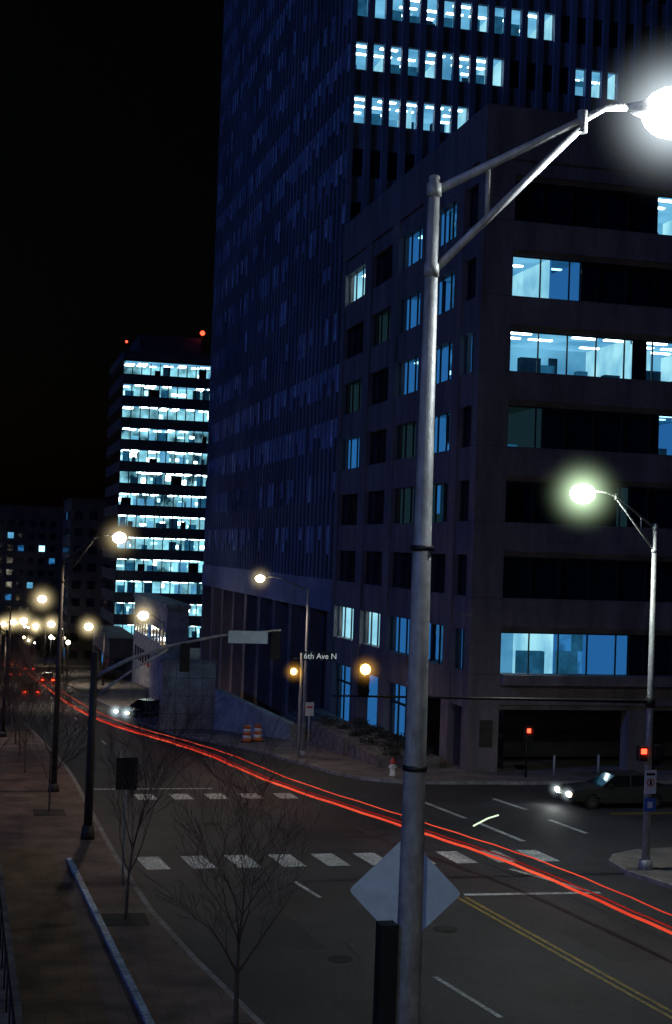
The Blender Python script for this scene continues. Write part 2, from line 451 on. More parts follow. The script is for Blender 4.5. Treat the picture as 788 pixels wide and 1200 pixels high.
for k in range(7):
    z0 = S0+P*k; z1 = z0+WH
    segs = litF.get(k, []); t = FX+CP
    for a, c, l in segs:
        if a-t > 0.06:
            b.part = 'windows'; b.box(*TF(t,a,0.40,0.43,z0,z1),'dark_glass')
        room(b, TF, a, c, 6.0, z0-0.45, z1+0.06, l, d0=0.64, seed=k*10+int(a)); t = c
    b.part = 'windows'; b.box(*TF(t,BX-0.4,0.40,0.43,z0,z1),'dark_glass')
    b.part = 'mullions'; x = FX+CP
    while x < BX-0.5:
        b.box(x,x+0.06,FY+0.3,FY+0.39,z0,z1,'mullion'); x += 1.55
    b.box(FX+CP,BX-0.4,FY+0.28,FY+0.385,z1-0.07,z1-0.002,'mullion')
    lit = dict(litL[k])
    for i, (a, c) in enumerate(bays):
        if i in lit:
            room(b, TL, a+0.02, c-0.02, 4.4 if i>1 else 1.2, z0-0.2 if i>1 else z0, z1+0.06 if i>1 else z1, lit[i], d0=0.62, seed=k*7+i, clutter=(i>1))
        else:
            b.part = 'windows'; b.box(*TL(a,c,0.40,0.43,z0,z1),'dark_glass')
        b.part = 'mullions'; n = 3 if c-a > 3 else 2
        for j in range(n+1):
            t = a+(c-a-0.08)*j/n
            b.box(*TL(t,t+0.08,0.3,0.39,z0,z1),'mullion')
for i, (a, c) in enumerate(bays):
    if i in (2,4):
        room(b, TL, a+0.02, c-0.02, 4.2, zt(FY+a)-0.1, 3.0, 'dim', d0=0.72, seed=90+i)
        b.part = 'mullions'
        for j in range(4):
            t = a+(c-a-0.1)*j/3; b.box(*TL(t,t+0.1,0.4,0.5,-1.5,3.05),'mullion')
        b.box(*TL(a,c,0.38,0.52,1.9,2.02),'mullion')
    else:
        b.part = 'windows'; b.box(*TL(a,c,2.2,2.25,-2,3.1),'dark_glass')
b.part = 'plaque'
b.box(FX+0.62,FX+1.28,FY-0.05,FY-0.005,1.3,2.6,'brown_metal')
b.build('office_building')

# ------------------------------------------------------------ tower
TX0, TX1, TY0, TY1, TZ0, TZ1 = 23.3, 64.0, 94.06, 152.6, 7.0, 112.0
t = M()
t.part = 'walls'
t.box(TX0+1.0,TX1-0.3,TY0+6.0,TY1-0.6,-8,TZ1,'dark_concrete')
t.box(TX0+0.1,TX1,TY0+0.1,TY1,TZ0-0.6,TZ0+1.6,'tower_concrete')
t.box(TX0,TX1,TY0,TY1,TZ1,TZ1+1.5,'tower_concrete')
t.box(TX1-0.3,TX1,TY0+0.1,TY1,TZ0+1.6,TZ1,'tower_concrete')
t.box(TX0+1.0,TX1-0.3,TY1-0.6,TY1,TZ0+1.6,TZ1,'tower_concrete')
PW = 1.25; nL = int((TY1-TY0)/PW); nF = int((TX1-TX0)/PW)
t.part = 'ribs'
for i in range(nL+1):
    y = TY0+i*PW; t.box(TX0+0.08,TX0+0.42,y,min(y+0.26,TY1),TZ0+1.6,TZ1,'tower_concrete')
for i in range(nF+1):
    x = TX0+i*PW
    if x+0.45 > TX1-0.3: break
    t.box(x+(0.43 if i==0 else 0),x+0.45,TY0,TY0+0.42,30,TZ1,'tower_concrete')
for k in range(2,29):
    sill = 2.9+P*k; top = sill+1.95
    if top+1.8 > TZ1: break
    t.part = 'spandrels'
    t.box(TX0+0.14,TX0+0.5,TY0+0.5,TY1,top,sill+P,'dark_concrete')
    if top > 29: t.box(TX0+0.5,TX1-0.3,TY0+0.16,TY0+0.5,top,sill+P,'tower_concrete')
    t.part = 'curtains'
    dens = random.choice([0.85,0.8,0.5,0.3])
    for i in range(nL):
        if random.random() < dens:
            y = TY0+i*PW
            h = random.choice([1,1,1,0.7,0.5])
            t.box(TX0+0.17,TX0+0.19,y+0.27,y+PW-0.02,top-1.95*h,top,random.choice(['curtain','curtain_dark','curtain_dark']))
t.part = 'windows'
t.box(TX0+0.20,TX0+0.24,TY0+0.5,TY1,TZ0+1.6,TZ1,'dark_glass')
def TT(t0,t1,d0,d1,z0,z1): return (TX0+t0,TX0+t1,TY0+d0,TY0+d1,z0,z1)
litT = {10:[(0,6)], 11:[(0,8),(13,15)], 12:[(0,11)], 13:[(0,15)]}
for k in range(7,28):
    sill = 2.9+P*k; top = sill+1.95
    if top+1.8 > TZ1: break
    t0 = 0.46
    for a, c in litT.get(k, []):
        s, e = a*PW+0.46, (c+1)*PW-0.01
        if s-t0 > 0.1:
            t.part = 'windows'; t.box(*TT(t0,s,0.42,0.45,sill,top),'dark_glass')
        room(t, TT, s, e, 5.0, sill-0.1, top+0.05, 'bright', d0=0.52, seed=k*3+a)
        # part-drawn blinds behind some windows
        t.part = 'blinds'; rb = random.Random(k*31+a)
        for i in range(a, c+1):
            u = rb.random()
            if u < 0.35: t.box(*TT(i*PW+0.46,(i+1)*PW-0.01,0.47,0.5,sill+1.95*rb.uniform(0.3,0.8),top,'room_part_bright') if False else TT(i*PW+0.46,(i+1)*PW-0.01,0.47,0.5,sill,sill+1.95*rb.uniform(0.35,0.7)),rb.choice(['room_wall_bright','room_board','room_board']))
        t0 = e
    t.part = 'windows'; t.box(*TT(t0,TX1-TX0-0.31,0.42,0.45,sill,top),'dark_glass')
t.part = 'columns'
y = TY0+0.3
while y < TY1-1:
    t.box(TX0+0.12,TX0+1.3,y,y+1.1,zt(y)-1.2,TZ0-0.61,'concrete'); y += 6.3
t.part = 'recessed_glass'
t.box(TX0+5.0,TX0+5.3,TY0+0.5,TY1-1,-8,TZ0-0.62,'dark_glass')
t.build('office_tower')

q = M()
q.part = 'wall'
q.box(12.3,15.9,96.0,97.0,-4,2.6,'pale_stone'); q.box(14.9,15.9,97.0,125,-8,1.4,'pale_stone')
q.part = 'cap'; q.box(12.2,16.0,95.9,97.1,2.602,2.8,'kerb_stone')
q.part = 'joints'
for i in range(1,4): q.box(12.3,15.9,95.995,95.999,-2+i*1.2,-1.97+i*1.2,'dark_concrete')
for i in range(1,4): q.box(12.3+i*0.9,12.33+i*0.9,95.992,95.9945,-3,2.6,'dark_concrete')
q.build('plaza_wall')
q = M()
A = Vector((15.9,95.9,0)); B = Vector((19.0,86.0,0)); n = Vector((0.95,0.30,0))*0.5
za, zb = 0.9, -0.2
pts = [(A.x,A.y,-3),(B.x,B.y,-3),(B.x,B.y,zb),(A.x,A.y,za)]
back = [(p[0]+n.x,p[1]+n.y,p[2]) for p in pts]
q.poly(pts,'pale_stone'); q.poly(back[::-1],'pale_stone')
for i in range(4):
    j = (i+1)%4; q.poly([pts[j],pts[i],back[i],back[j]],'pale_stone')
q.build('ramp_wall')
q = M()
for i in range(9):
    q.box(18.6+i*0.45,23.0,87.0+i*0.02,95.8-i*0.02,-3,-1.6+0.16*(i+1),'sidewalk_concrete')
q.build('entrance_steps')

q = M(); q.box(19.4,22.6,67.5,82.0,-1.5,0.5,'stone'); q.build('planter_wall')
q = M()
rnd = random.Random(3)
for c in range(26):
    cx, cy, rr = rnd.uniform(19.7,22.3), 67.9+c*0.53, rnd.uniform(0.25,0.5)
    for _ in range(170):
        v = Vector((rnd.gauss(0,1),rnd.gauss(0,1),rnd.gauss(0,1))).normalized()*rr*rnd.uniform(0.3,1.2)
        p = Vector((cx,cy,0.55+rr*0.3))+Vector((v.x*1.3,v.y*1.3,abs(v.z)*0.8-0.1))
        a = Vector((rnd.gauss(0,1),rnd.gauss(0,1),rnd.gauss(0,1))).normalized()*0.06
        d = a.cross(Vector((rnd.gauss(0,1),rnd.gauss(0,1),rnd.gauss(0,1)))).normalized()*0.04
        q.poly([p-a,p+d,p+a,p-d],'leaves')
q.build('shrubs')

# ------------------------------------------------------------ distant buildings
f = M()
x0,x1,y0,y1 = 22.6,41.5,245.0,272.0; top = 43.2; gz = zt(245)-1
f.part = 'walls'
f.box(x0+0.3,x1,y0+7,y1,gz,top,'dark_concrete')
f.box(x0,x1,y0,y1,top-0.9,top+0.5,'dark_concrete')
f.box(x0+3,x1-5,y0+4,y1-5,top+0.5,top+4,'dark_concrete')
def TD(t0,t1,d0,d1,z0,z1): return (t0,t1,y0+d0,y0+d1,z0,z1)
zz = [40.7-3.75*j for j in range(13)]
for j, zc in enumerate(zz):
    w0, w1 = zc-1.0, zc+0.95
    f.part = 'walls'
    f.box(x0,x1,y0,y0+0.4,w0-1.8,w0,'dark_concrete')
    f.box(x0,x0+0.3,y0+0.4,y1,w0-1.8,w0,'dark_concrete')
    f.box(x0+0.3,x1,y0+0.4,y0+7,w1+0.32,w1+0.5,'dark_concrete')
    f.part = 'lit_rooms'
    rnd = random.Random(j)
    f.box(*TD(x0+0.5,x1,5.5,5.55,w0-0.3,w1+0.3),'far_wall')
    f.box(*TD(x0+0.5,x1,0.5,5.5,w1+0.26,w1+0.3),'room_ceil_bright')
    f.part = 'ceiling_lights'
    tt = x0+0.6
    while tt < x1-1:
        wd = rnd.uniform(0.9,1.7)
        for dd in (0.8,2.2,3.8):
            if rnd.random() < 0.6: f.box(*TD(tt,tt+wd,dd,dd+0.5,w1-0.12,w1+0.05),'troffer')
        if rnd.random() < 0.5:
            zb = w0+rnd.uniform(0.1,0.9); f.box(*TD(tt,tt+wd*rnd.uniform(0.4,1.0),4.4,4.6,zb,zb+rnd.uniform(0.3,0.9)),rnd.choice(['troffer_dim','troffer']))
        tt += wd+rnd.uniform(0.15,1.2)
    f.part = 'blinds'
    tt = x0+0.5
    while tt < x1-1:
        wd = rnd.uniform(0.6,2.0)
        if rnd.random() < 0.42: f.box(*TD(tt,tt+wd,0.45,0.5,w0,w0+rnd.uniform(0.6,1.9)),rnd.choice(['room_board','room_furn','dark_glass','room_wall_bright']))
        tt += wd+0.4
    f.part = 'mullions'
    for i in range(13): f.box(x0+i*1.57,x0+i*1.57+0.16,y0+0.1,y0+0.4,w0,w1,'mullion')
    f.part = 'windows'; f.box(x0+0.12,x0+0.2,y0+0.4,y1,w0,w1,'dark_glass')
f.part = 'beacons'
f.tube([(x1-5,y0+3,top+0.5),(x1-5,y0+3,top+4.6)],0.08,'black_metal')
f.ball((x1-5,y0+3,top+4.8),0.42,'sig_red')
f.tube([(x0+0.5,y0+1,top+0.5),(x0+0.5,y0+1,top+1.9)],0.08,'black_metal'); f.ball((x0+0.5,y0+1,top+2.1),0.22,'sig_red')
f.build('lit_office_building')

def plain_building(name, x0,x1,y0,y1,z1,mt,lit=0.06,seed=0,fl=3.6,bay=3.0,wm='dark_glass'):
    m = M(); rnd = random.Random(seed); z0 = zt(y0)-1.5
    m.part = 'walls'; m.box(x0,x1,y0,y1,min(z0,zt(y1)-1),z1,mt)
    m.box(x0-0.2,x1+0.2,y0-0.2,y1+0.2,z1+0.002,z1+0.5,mt)
    m.part = 'windows'
    k = int((z1-z0-2)/fl)
    for j in range(k):
        zz = z0+3+j*fl
        for i in range(int((x1-x0-1)/bay)):
            a = x0+0.8+i*bay
            mm = rnd.choice(['room_wall_bright','room_wall_dim','room_wall_dim','troffer_dim']) if rnd.random() < lit else wm
            m.box(a,a+bay*0.55,y0-0.04,y0-0.005,zz,zz+1.7,mm)
        for i in range(int((y1-y0-1)/bay)):
            a = y0+0.8+i*bay
            m.box(x0-0.04,x0-0.005,a,a+bay*0.55,zz,zz+1.7,'room_wall_dim' if rnd.random() < lit*0.4 else wm)
    return m.build(name)
plain_building('distant_building',-14,25,425,450,20,'dark_concrete',0.05,2)
plain_building('distant_building',18,34,298,325,19,'dark_concrete',0.04,3)
plain_building('distant_building',-60,-16,380,410,6,'dark_concrete',0.06,4)
plain_building('low_building',20.8,23.2,160,195,3.4,'pale_stone',0.06,5)
plain_building('low_building',18.5,22.5,205,235,-3.5,'dark_concrete',0.1,6)
plain_building('distant_building',-45,-6,150,300,4,'dark_concrete',0.04,8)
plain_building('distant_building',60,110,200,240,25,'dark_concrete',0.05,9)

# ------------------------------------------------------------ street lamps
def cobra(m, p, d, lens, s=1.0, glare_r=0.0, drop=0.10):
    m.part = 'lamp_head'
    p = Vector(p); d = Vector(d)
    m.tube([p, p+d*0.14*s, p+d*0.32*s, p+d*0.55*s, p+d*0.68*s], [0.035*s,0.075*s,0.13*s,0.12*s,0.04*s], 'galvanised', 12)
    m.part = 'lens'
    c = p+d*0.42*s+Vector((0,0,-drop*s))
    r = 0.15*s+glare_r  # lens swollen by an added radius that imitates the lamp's glare
    m.ball(c, r, lens, 20, 12, (1.0,1.0,0.8))
    return c, r
def street_lamp(loc, h, ang, L, rise, lens, power, col, r0=0.13, r1=0.075, brace=True, s=1.0, glare_r=0.0, brz=0.9, dark=False, spot=150, hz=None, R=1.2, drop=0.10, kk=(0.66,0.86)):
    m = M(); d = Vector((math.cos(ang), math.sin(ang), 0))
    mt = 'brown_metal' if dark else 'galvanised'
    kf, kr = kk
    m.part = 'pole'
    m.tube([(0,0,0),(0,0,h)], [r0,r1], mt, 20)
    m.tube([(0,0,0),(0,0,0.35)], [r0*1.9,r0*1.5], mt, 12)
    m.ball((0,0,h), r1*1.05, mt, 12, 6, (1,1,0.5))
    m.part = 'arm'
    e = d*L+Vector((0,0,h+rise)); k = d*(L*kf)+Vector((0,0,h+rise*kr))
    m.tube([d*0.02+Vector((0,0,h-0.12)), k, d*(L*(kf+1)/2)+Vector((0,0,h+rise*0.97)), e], [0.045,0.038,0.035,0.033], mt, 10)
    if brace:
        m.tube([d*0.02+Vector((0,0,h-brz)), k-Vector((0,0,0.06))], [0.04,0.035], mt, 10)
        fr = 0.36
        a = d*(L*kf*fr); za = h-0.12+(rise*kr+0.12)*fr; zb = h-brz+(rise*kr+brz-0.06)*fr
        m.tube([a+Vector((0,0,zb)), a+Vector((0,0,za))], 0.025, mt, 8)
        m.tube([k+Vector((0,0,-0.12)), k+Vector((0,0,0.09))], 0.05, mt, 10)
        for zz in (h-0.12, h-brz): m.tube([(0,0,zz-0.06),(0,0,zz+0.06)], r1*1.35, mt, 16)
    c, r = cobra(m, e, d, lens, s, glare_r, drop)
    ob = m.build('street_lamp', loc)
    light(ob, c-Vector((0,0,r+0.10)), power, col, 0.12, spot=spot)
    if hz: halo(ob, c, R, hz)
    return ob
W = (0.86,0.96,1.0); G = (0.88,1.0,0.92); Yw = (1.0,0.78,0.56)
street_lamp((3.92,12.42,4.9), 14.06-4.9, 0.0, 1.90, 0.86, 'lamp_white', 520, W, r0=0.135, r1=0.052, s=1.15, glare_r=0.13, brz=0.86, spot=None, hz='halo_main', R=1.0, drop=0.0, kk=(0.76,0.80))
street_lamp((22.4,44.6,0.12), 11.75, math.pi, 2.25, 1.05, 'lamp_green', 1500, G, r0=0.14, r1=0.08, s=1.1, glare_r=0.26, brz=0.9, spot=165, hz='halo_green', R=1.9)
street_lamp((3.4,60.7,0.12), 9.7, 0.0, 1.9, 1.1, 'lamp_warm', 750, Yw, glare_r=0.14, dark=True, hz='halo_warm', R=1.4)
street_lamp((16.9,73.2,zt(73.2)+0.12), 8.9, math.pi, 2.2, 0.55, 'lamp_yellow', 420, Yw, r0=0.1, r1=0.06, brace=False, glare_r=0.1, hz='halo_warm', R=1.1)
for (x,y,h,a,Lc,pw,gl) in [(3.0,135,9.6,0,2.4,700,.24),(3.0,186,8.0,0,2.4,700,.32),(3.0,240,8.3,0,2.4,700,.35),(2.6,300,8.3,0,2.4,700,.4),
                     (16.5,130,8.2,math.pi,1.4,600,.32),(15.6,180,7.4,math.pi,1.6,600,.36),(13.5,230,8,math.pi,1.6,600,.4),(13.5,290,8,math.pi,1.6,600,.4)]:
    street_lamp((x,y,zt(y)+0.12), h-0.6, a, Lc, 0.6, 'lamp_warm', pw, Yw, brace=False, glare_r=gl, dark=True, hz='halo_warm', R=1.3+y/140)
street_lamp((1.8,88,zt(88)+0.12), 6.4, math.pi, 1.0, 0.3, 'lamp_warm', 300, Yw, brace=False, glare_r=0.08, dark=True, hz='halo_warm', R=0.9)
street_lamp((-5.5,-7.0,4.9), 9.2, 0.0, 2.0, 1.0, 'lamp_white', 1300, W, r0=0.135, r1=0.052, s=1.15, brz=0.86, spot=None)

m = M(); rnd = random.Random(12)
hl = []
for i in range(40):
    y = rnd.uniform(200,415); x = rnd.choice([rnd.uniform(-4,2),rnd.uniform(11.5,15),rnd.uniform(-14,-3)])
    h = rnd.uniform(3.5,9); z = zt(y)
    m.part = 'posts'; m.tube([(x,y,z),(x,y,z+h)],0.07,'black_metal',6)
    m.part = 'bulbs'; m.ball((x,y,z+h+0.2),rnd.uniform(0.16,0.40),rnd.choice(['lamp_warm','lamp_warm','lamp_white','lamp_yellow']),8,6)
    if i%4 == 0: hl.append((x,y,z+h+0.2))
ob = m.build('distant_street_lights')
for p in hl: halo(ob, p, 2.2, 'halo_warm')

# ------------------------------------------------------------ near pole extras, sign
m = M(); m.part = 'box'
m.box(-0.29,-0.13,-0.08,0.10,0.0,2.35,'black_metal')  # dark upright strip along the left of the pole
m.part = 'bands'
for z in (3.75,5.75): m.tube([(0,0,z-0.025),(0,0,z+0.025)],0.112,'black_metal',16)
m.build('dark_pole_parts',(3.92,12.42,4.9))
m = M(); m.part = 'post'
m.tube([(0,0,0),(0,0,3.05)],0.03,'galvanised',8)
m.part = 'sign_plate'
hs = 0.555
a = math.radians(-14); ex = Vector((math.cos(a),math.sin(a),0)); ny = Vector((-math.sin(a),math.cos(a),0))
c = Vector((0,0,2.37))-ny*0.04
k4 = [ex*hs, Vector((0,0,hs)), -ex*hs, Vector((0,0,-hs))]; fr = []
for i in range(4):
    p = k4[i]; pv = k4[i-1]; nx = k4[(i+1)%4]
    fr += [c+p+(pv-p)*0.06, c+p*0.975, c+p+(nx-p)*0.06]
bk = [p+ny*0.006 for p in fr]
m.poly(fr[::-1],'sign_aluminium'); m.poly(bk,'paint_yellow')
for i in range(len(fr)):
    j = (i+1)%len(fr); m.poly([fr[i],fr[j],bk[j],bk[i]],'sign_aluminium')
m.part = 'bolts'
for zz in (0.3,-0.3): m.ball(c-ny*0.004+Vector((0,0,zz)),0.02,'black_metal',8,6)
m.build('diamond_road_sign',(4.20,13.5,4.9))
m = M()
m.part = 'deck'; m.box(-14,34,-16,13.95,4.3,4.9,'sidewalk_concrete')
m.part = 'piers'
for x in (-10,6.5,32): m.box(x,x+0.9,-14,11,0.0,4.3,'concrete')
m.build('overpass')

# ------------------------------------------------------------ traffic signals
def signal_head(m, c, face, lit=None, sc=1.0, n=3):
    c = Vector(c); m.part = 'signal_head'
    h = 0.34*sc*n
    m.box(c.x-0.17*sc,c.x+0.17*sc,c.y-0.1*sc,c.y+0.1*sc,c.z-h/2,c.z+h/2,'black_metal')
    for i in range(n):
        z = c.z+h/2-0.17*sc-i*0.34*sc
        y = c.y+face*0.1*sc
        m.part = 'visors'
        m.tube([(c.x,y,z),(c.x,y+face*0.2*sc,z)],0.135*sc,'black_metal',12,caps=False)
        m.part = 'lenses'
        if lit and lit[0] == i: m.ball((c.x,y+face*0.1*sc,z),0.17*sc,lit[1],12,8)
        else: m.tube([(c.x,y+face*0.005,z),(c.x,y+face*0.02,z)],0.12*sc,'brown_metal',12)
m = M(); m.part = 'pole'
m.tube([(0,0,0),(0,0,6.6)],[0.16,0.12],'brown_metal',14); m.tube([(0,0,0),(0,0,0.5)],[0.26,0.2],'brown_metal',12)
m.part = 'mast_arm'
m.tube([(0,0,5.7),(1.2,0,6.35),(2.6,0,6.85),(4.4,0,7.25),(6.7,0,7.5)],[0.075,0.07,0.06,0.05,0.04],'galvanised',10)
m.tube([(0,0,5.0),(1.4,0,6.0),(2.6,0,6.75)],[0.045,0.04,0.035],'galvanised',8)
signal_head(m,(3.2,0,6.45),1); signal_head(m,(6.5,0,6.95),1)
m.part = 'name_sign_back'
m.box(4.75,6.2,-0.08,-0.05,7.0,7.45,'sign_aluminium')
m.build('traffic_signal',(4.1,51,0.12))
m = M(); m.part = 'mast_arm'
m.tube([(-0.1,0,5.7),(-5,0,5.75),(-11.2,0,5.8)],[0.07,0.05,0.03],'black_metal',10)
signal_head(m,(-10.2,-0.12,6.35),-1,(0,'sig_amber'))
m.part = 'clamp'; m.tube([(0,0,5.5),(0,0,5.9)],0.17,'black_metal',12)
m.part = 'pedestrian_head'; m.box(-0.42,-0.14,-0.2,0.1,3.7,4.2,'black_metal'); m.box(-0.38,-0.18,-0.22,-0.203,3.95,4.12,'sig_red')
m.box(0.14,0.42,-0.2,0.1,3.75,4.25,'black_metal')
m.part = 'signs'; m.box(-0.2,0.22,-0.18,-0.16,2.6,3.4,'sign_white'); m.box(-0.15,0.17,-0.19,-0.182,3.22,3.3,'black_metal'); m.tube([(0.01,-0.183,2.98),(0.01,-0.19,2.98)],0.14,'hydrant_red',16)
m.tube([(0.01,-0.191,2.98),(0.01,-0.195,2.98)],0.10,'sign_white',16); m.box(-0.03,0.05,-0.2,-0.196,2.9,3.06,'black_metal')
m.box(-0.2,0.22,-0.18,-0.16,2.0,2.45,'sign_blue'); m.box(-0.08,0.1,-0.19,-0.182,2.12,2.33,'sign_white')
ob = m.build('traffic_signal',(22.4,44.6,0.12)); halo(ob,(-10.2,-0.4,6.68),0.7,'halo_amber'); halo(ob,(-0.28,-0.3,4.03),0.35,'halo_red')
m = M(); m.part = 'pole'
m.tube([(0,0,0),(0,0,5.5)],[0.09,0.08],'galvanised',12)
signal_head(m,(-0.45,-0.05,4.55),-1,(1,'sig_amber'))
m.part = 'brackets'; m.tube([(-0.45,0,5.2),(0,0,5.2)],0.03,'black_metal',8); m.tube([(0,0,5.5),(1.8,0,5.5)],0.03,'black_metal',8)
m.part = 'name_sign'; m.box(0.0,1.85,-0.12,-0.10,5.12,5.6,'sign_green')
ob = m.build('traffic_signal',(16.55,72.7,zt(72.7)+0.12)); halo(ob,(-0.45,-0.35,4.55),0.8,'halo_amber')
tx = bpy.data.curves.new('name_text','FONT'); tx.body = '6th Ave N'; tx.size = 0.42; tx.extrude = 0.002
to = bpy.data.objects.new('name_text',tx); scene.collection.objects.link(to); to.parent = ob
to.location = (0.08,-0.126,5.22); to.rotation_euler = (math.radians(90),0,0); tx.materials.append(MATS['sign_letters_glow'])
for (x,y) in ((25.6,63.6),(20.3,63.8)):
    m = M(); m.part = 'post'; m.tube([(0,0,0),(0,0,2.5)],0.05,'black_metal',10)
    m.part = 'head'; m.box(-0.2,0.2,-0.22,-0.02,1.75,2.45,'black_metal'); m.part = 'hand_symbol'; m.box(-0.09,0.09,-0.235,-0.222,2.14,2.34,'sig_red')
    ob = m.build('pedestrian_signal',(x,y,0.14)); halo(ob,(0,-0.3,2.24),0.35,'halo_red')

m = M(); m.part = 'post'; m.tube([(0,0,0),(0,0,3.7)],0.035,'galvanised',8)
m.part = 'plate'; m.box(-0.33,0.33,-0.06,-0.04,2.75,3.75,'black_metal')
m.build('street_sign',(4.75,45,0.14))
m = M(); m.part = 'post'; m.tube([(0,0,0),(0,0,2.8)],0.035,'galvanised',8)
m.part = 'plate'; m.box(-0.22,0.22,-0.06,-0.04,2.1,2.8,'sign_white'); m.box(-0.15,0.15,-0.066,-0.062,2.5,2.6,'hydrant_red')
m.build('street_sign',(16.9,72.0,-0.1))

m = M(); m.part = 'barrel'
m.tube([(0,0,0),(0,0,0.06),(0,0,0.07),(0,0,0.58)],[0.17,0.17,0.12,0.12],'hydrant_white',14)
m.tube([(-0.2,0,0.42),(0.2,0,0.42)],0.06,'hydrant_white',10); m.tube([(0,0,0.42),(0,-0.2,0.42)],0.075,'hydrant_white',10)
m.part = 'bonnet'; m.tube([(0,0,0.58),(0,0,0.62),(0,0,0.72),(0,0,0.80),(0,0,0.86)],[0.15,0.15,0.11,0.05,0.03],'hydrant_red',14)
m.build('fire_hydrant',(19.2,64.3,0.13))
for (x,y) in ((15.9,83.8),(16.7,84.6)):
    m = M(); m.part = 'drum'
    for i in range(5):
        z0 = 0.06+i*0.19; m.tube([(0,0,z0),(0,0,z0+0.19)],[0.29-i*0.018,0.29-(i+1)*0.018],'orange_plastic' if i%2==0 else 'sign_white',14)
    m.part = 'base'; m.tube([(0,0,0),(0,0,0.06)],0.38,'rubber',14)
    m.build('traffic_barrel',(x,y,zt(y)+0.14))
for x in (27.2,29.5,33.6,36):
    m = M(); m.part='post'; m.tube([(0,0,0),(0,0,0.95)],0.06,'galvanised',10); m.part='cap'; m.ball((0,0,0.95),0.065,'galvanised',10,6); m.build('bollard',(x,64.0,0.14))

def slant_wall(m, A, B, wd, z0, z1, mt):
    A = Vector((A[0],A[1],0)); B = Vector((B[0],B[1],0)); t=(B-A).normalized(); n=Vector((t.y,-t.x,0))*wd/2
    c=[A-n,A+n,B+n,B-n]; lo=[Vector((p.x,p.y,z0)) for p in c]; hi=[Vector((p.x,p.y,z1)) for p in c]
    m.poly(hi,mt); m.poly(lo[::-1],mt)
    for i in range(4):
        j=(i+1)%4; m.poly([lo[i],lo[j],hi[j],hi[i]],mt)
m = M(); m.part='kerb'
for i in range(13):
    u0=i/13; u1=(i+0.97)/13
    slant_wall(m,(4.1-0.85*u0,29+18.6*u0),(4.1-0.85*u1,29+18.6*u1),0.17,0.1,0.235,'blue_paint')
m.build('painted_edge_kerb')
m = M(); m.part='wall'
slant_wall(m,(1.0,24),(0.6,49),0.5,0.1,1.0,'stone')
m.part='cap'
for i in range(12): slant_wall(m,(1.0-0.4*i/12,24+25*i/12),(1.0-0.4*(i+0.985)/12,24+25*(i+0.985)/12),0.58,1.003,1.1,'stone')
m.part='railing'
for i in range(17): m.tube([(0.95-i*0.02,25+i*1.5,1.1),(0.95-i*0.02,25+i*1.5,2.0)],0.02,'black_metal',6)
m.tube([(0.95,25,2.0),(0.63,49,2.0)],0.025,'black_metal',8)
m.build('stone_parapet')

# ------------------------------------------------------------ bare trees
def bare_tree(loc, H, seed, spread=0.55, rt=0.05):
    rnd = random.Random(seed)
    cu = bpy.data.curves.new('bare_tree','CURVE'); cu.dimensions='3D'; cu.bevel_depth=1.0; cu.bevel_resolution=1; cu.resolution_u=1
    def branch(p, d, L, r, lvl):
        n = 5; pts = [(p.copy(), r)]; q = p.copy(); dd = d.copy()
        for i in range(n):
            jit = 0.04 if lvl == 0 else 0.09
            dd = (dd+Vector((rnd.gauss(0,jit),rnd.gauss(0,jit),rnd.uniform(0.0,0.12)))).normalized()
            q = q+dd*L/n; pts.append((q.copy(), r*(1-0.75*(i+1)/n)))
            if lvl < 4 and i >= 1:
                for _ in range(1 if lvl else 3):
                    if rnd.random() < 0.95:
                        ax = Vector((rnd.gauss(0,1),rnd.gauss(0,1),rnd.gauss(0,0.4))).normalized()
                        nd = (dd*0.9+ax*spread).normalized(); nd.z = abs(nd.z)*0.9+0.12
                        branch(q, nd.normalized(), L*rnd.uniform(0.52,0.70), max(0.004, pts[-1][1]*0.6), lvl+1)
        sp = cu.splines.new('POLY'); sp.points.add(len(pts)-1)
        for k,(pp,rr) in enumerate(pts): sp.points[k].co=(*pp,1); sp.points[k].radius=max(rr,0.0035)
    branch(Vector((0,0,0)), Vector((0,0,1)), H*0.60, rt*H/5, 0)
    cu.materials.append(MATS['bark'])
    o = bpy.data.objects.new('bare_tree',cu); scene.collection.objects.link(o); o.location=loc
    return o
bare_tree((4.35,40,0.14),5.3,1); bare_tree((5.75,30.4,0.14),5.2,8,0.72,0.06)
bare_tree((3.0,56,0.14),4.6,3)
for i,y in enumerate((66,74,82,92,102)): bare_tree((2.4,y,zt(y)+0.14),5.0,10+i)
bare_tree((1.0,62,0.14),4.6,30)
m = M()
for (x,y) in ((4.35,40),(5.6,30.4),(3.0,56)): m.box(x-0.6,x+0.6,y-0.65,y+0.65,0.12,0.15,'grate')
m.build('tree_grates')

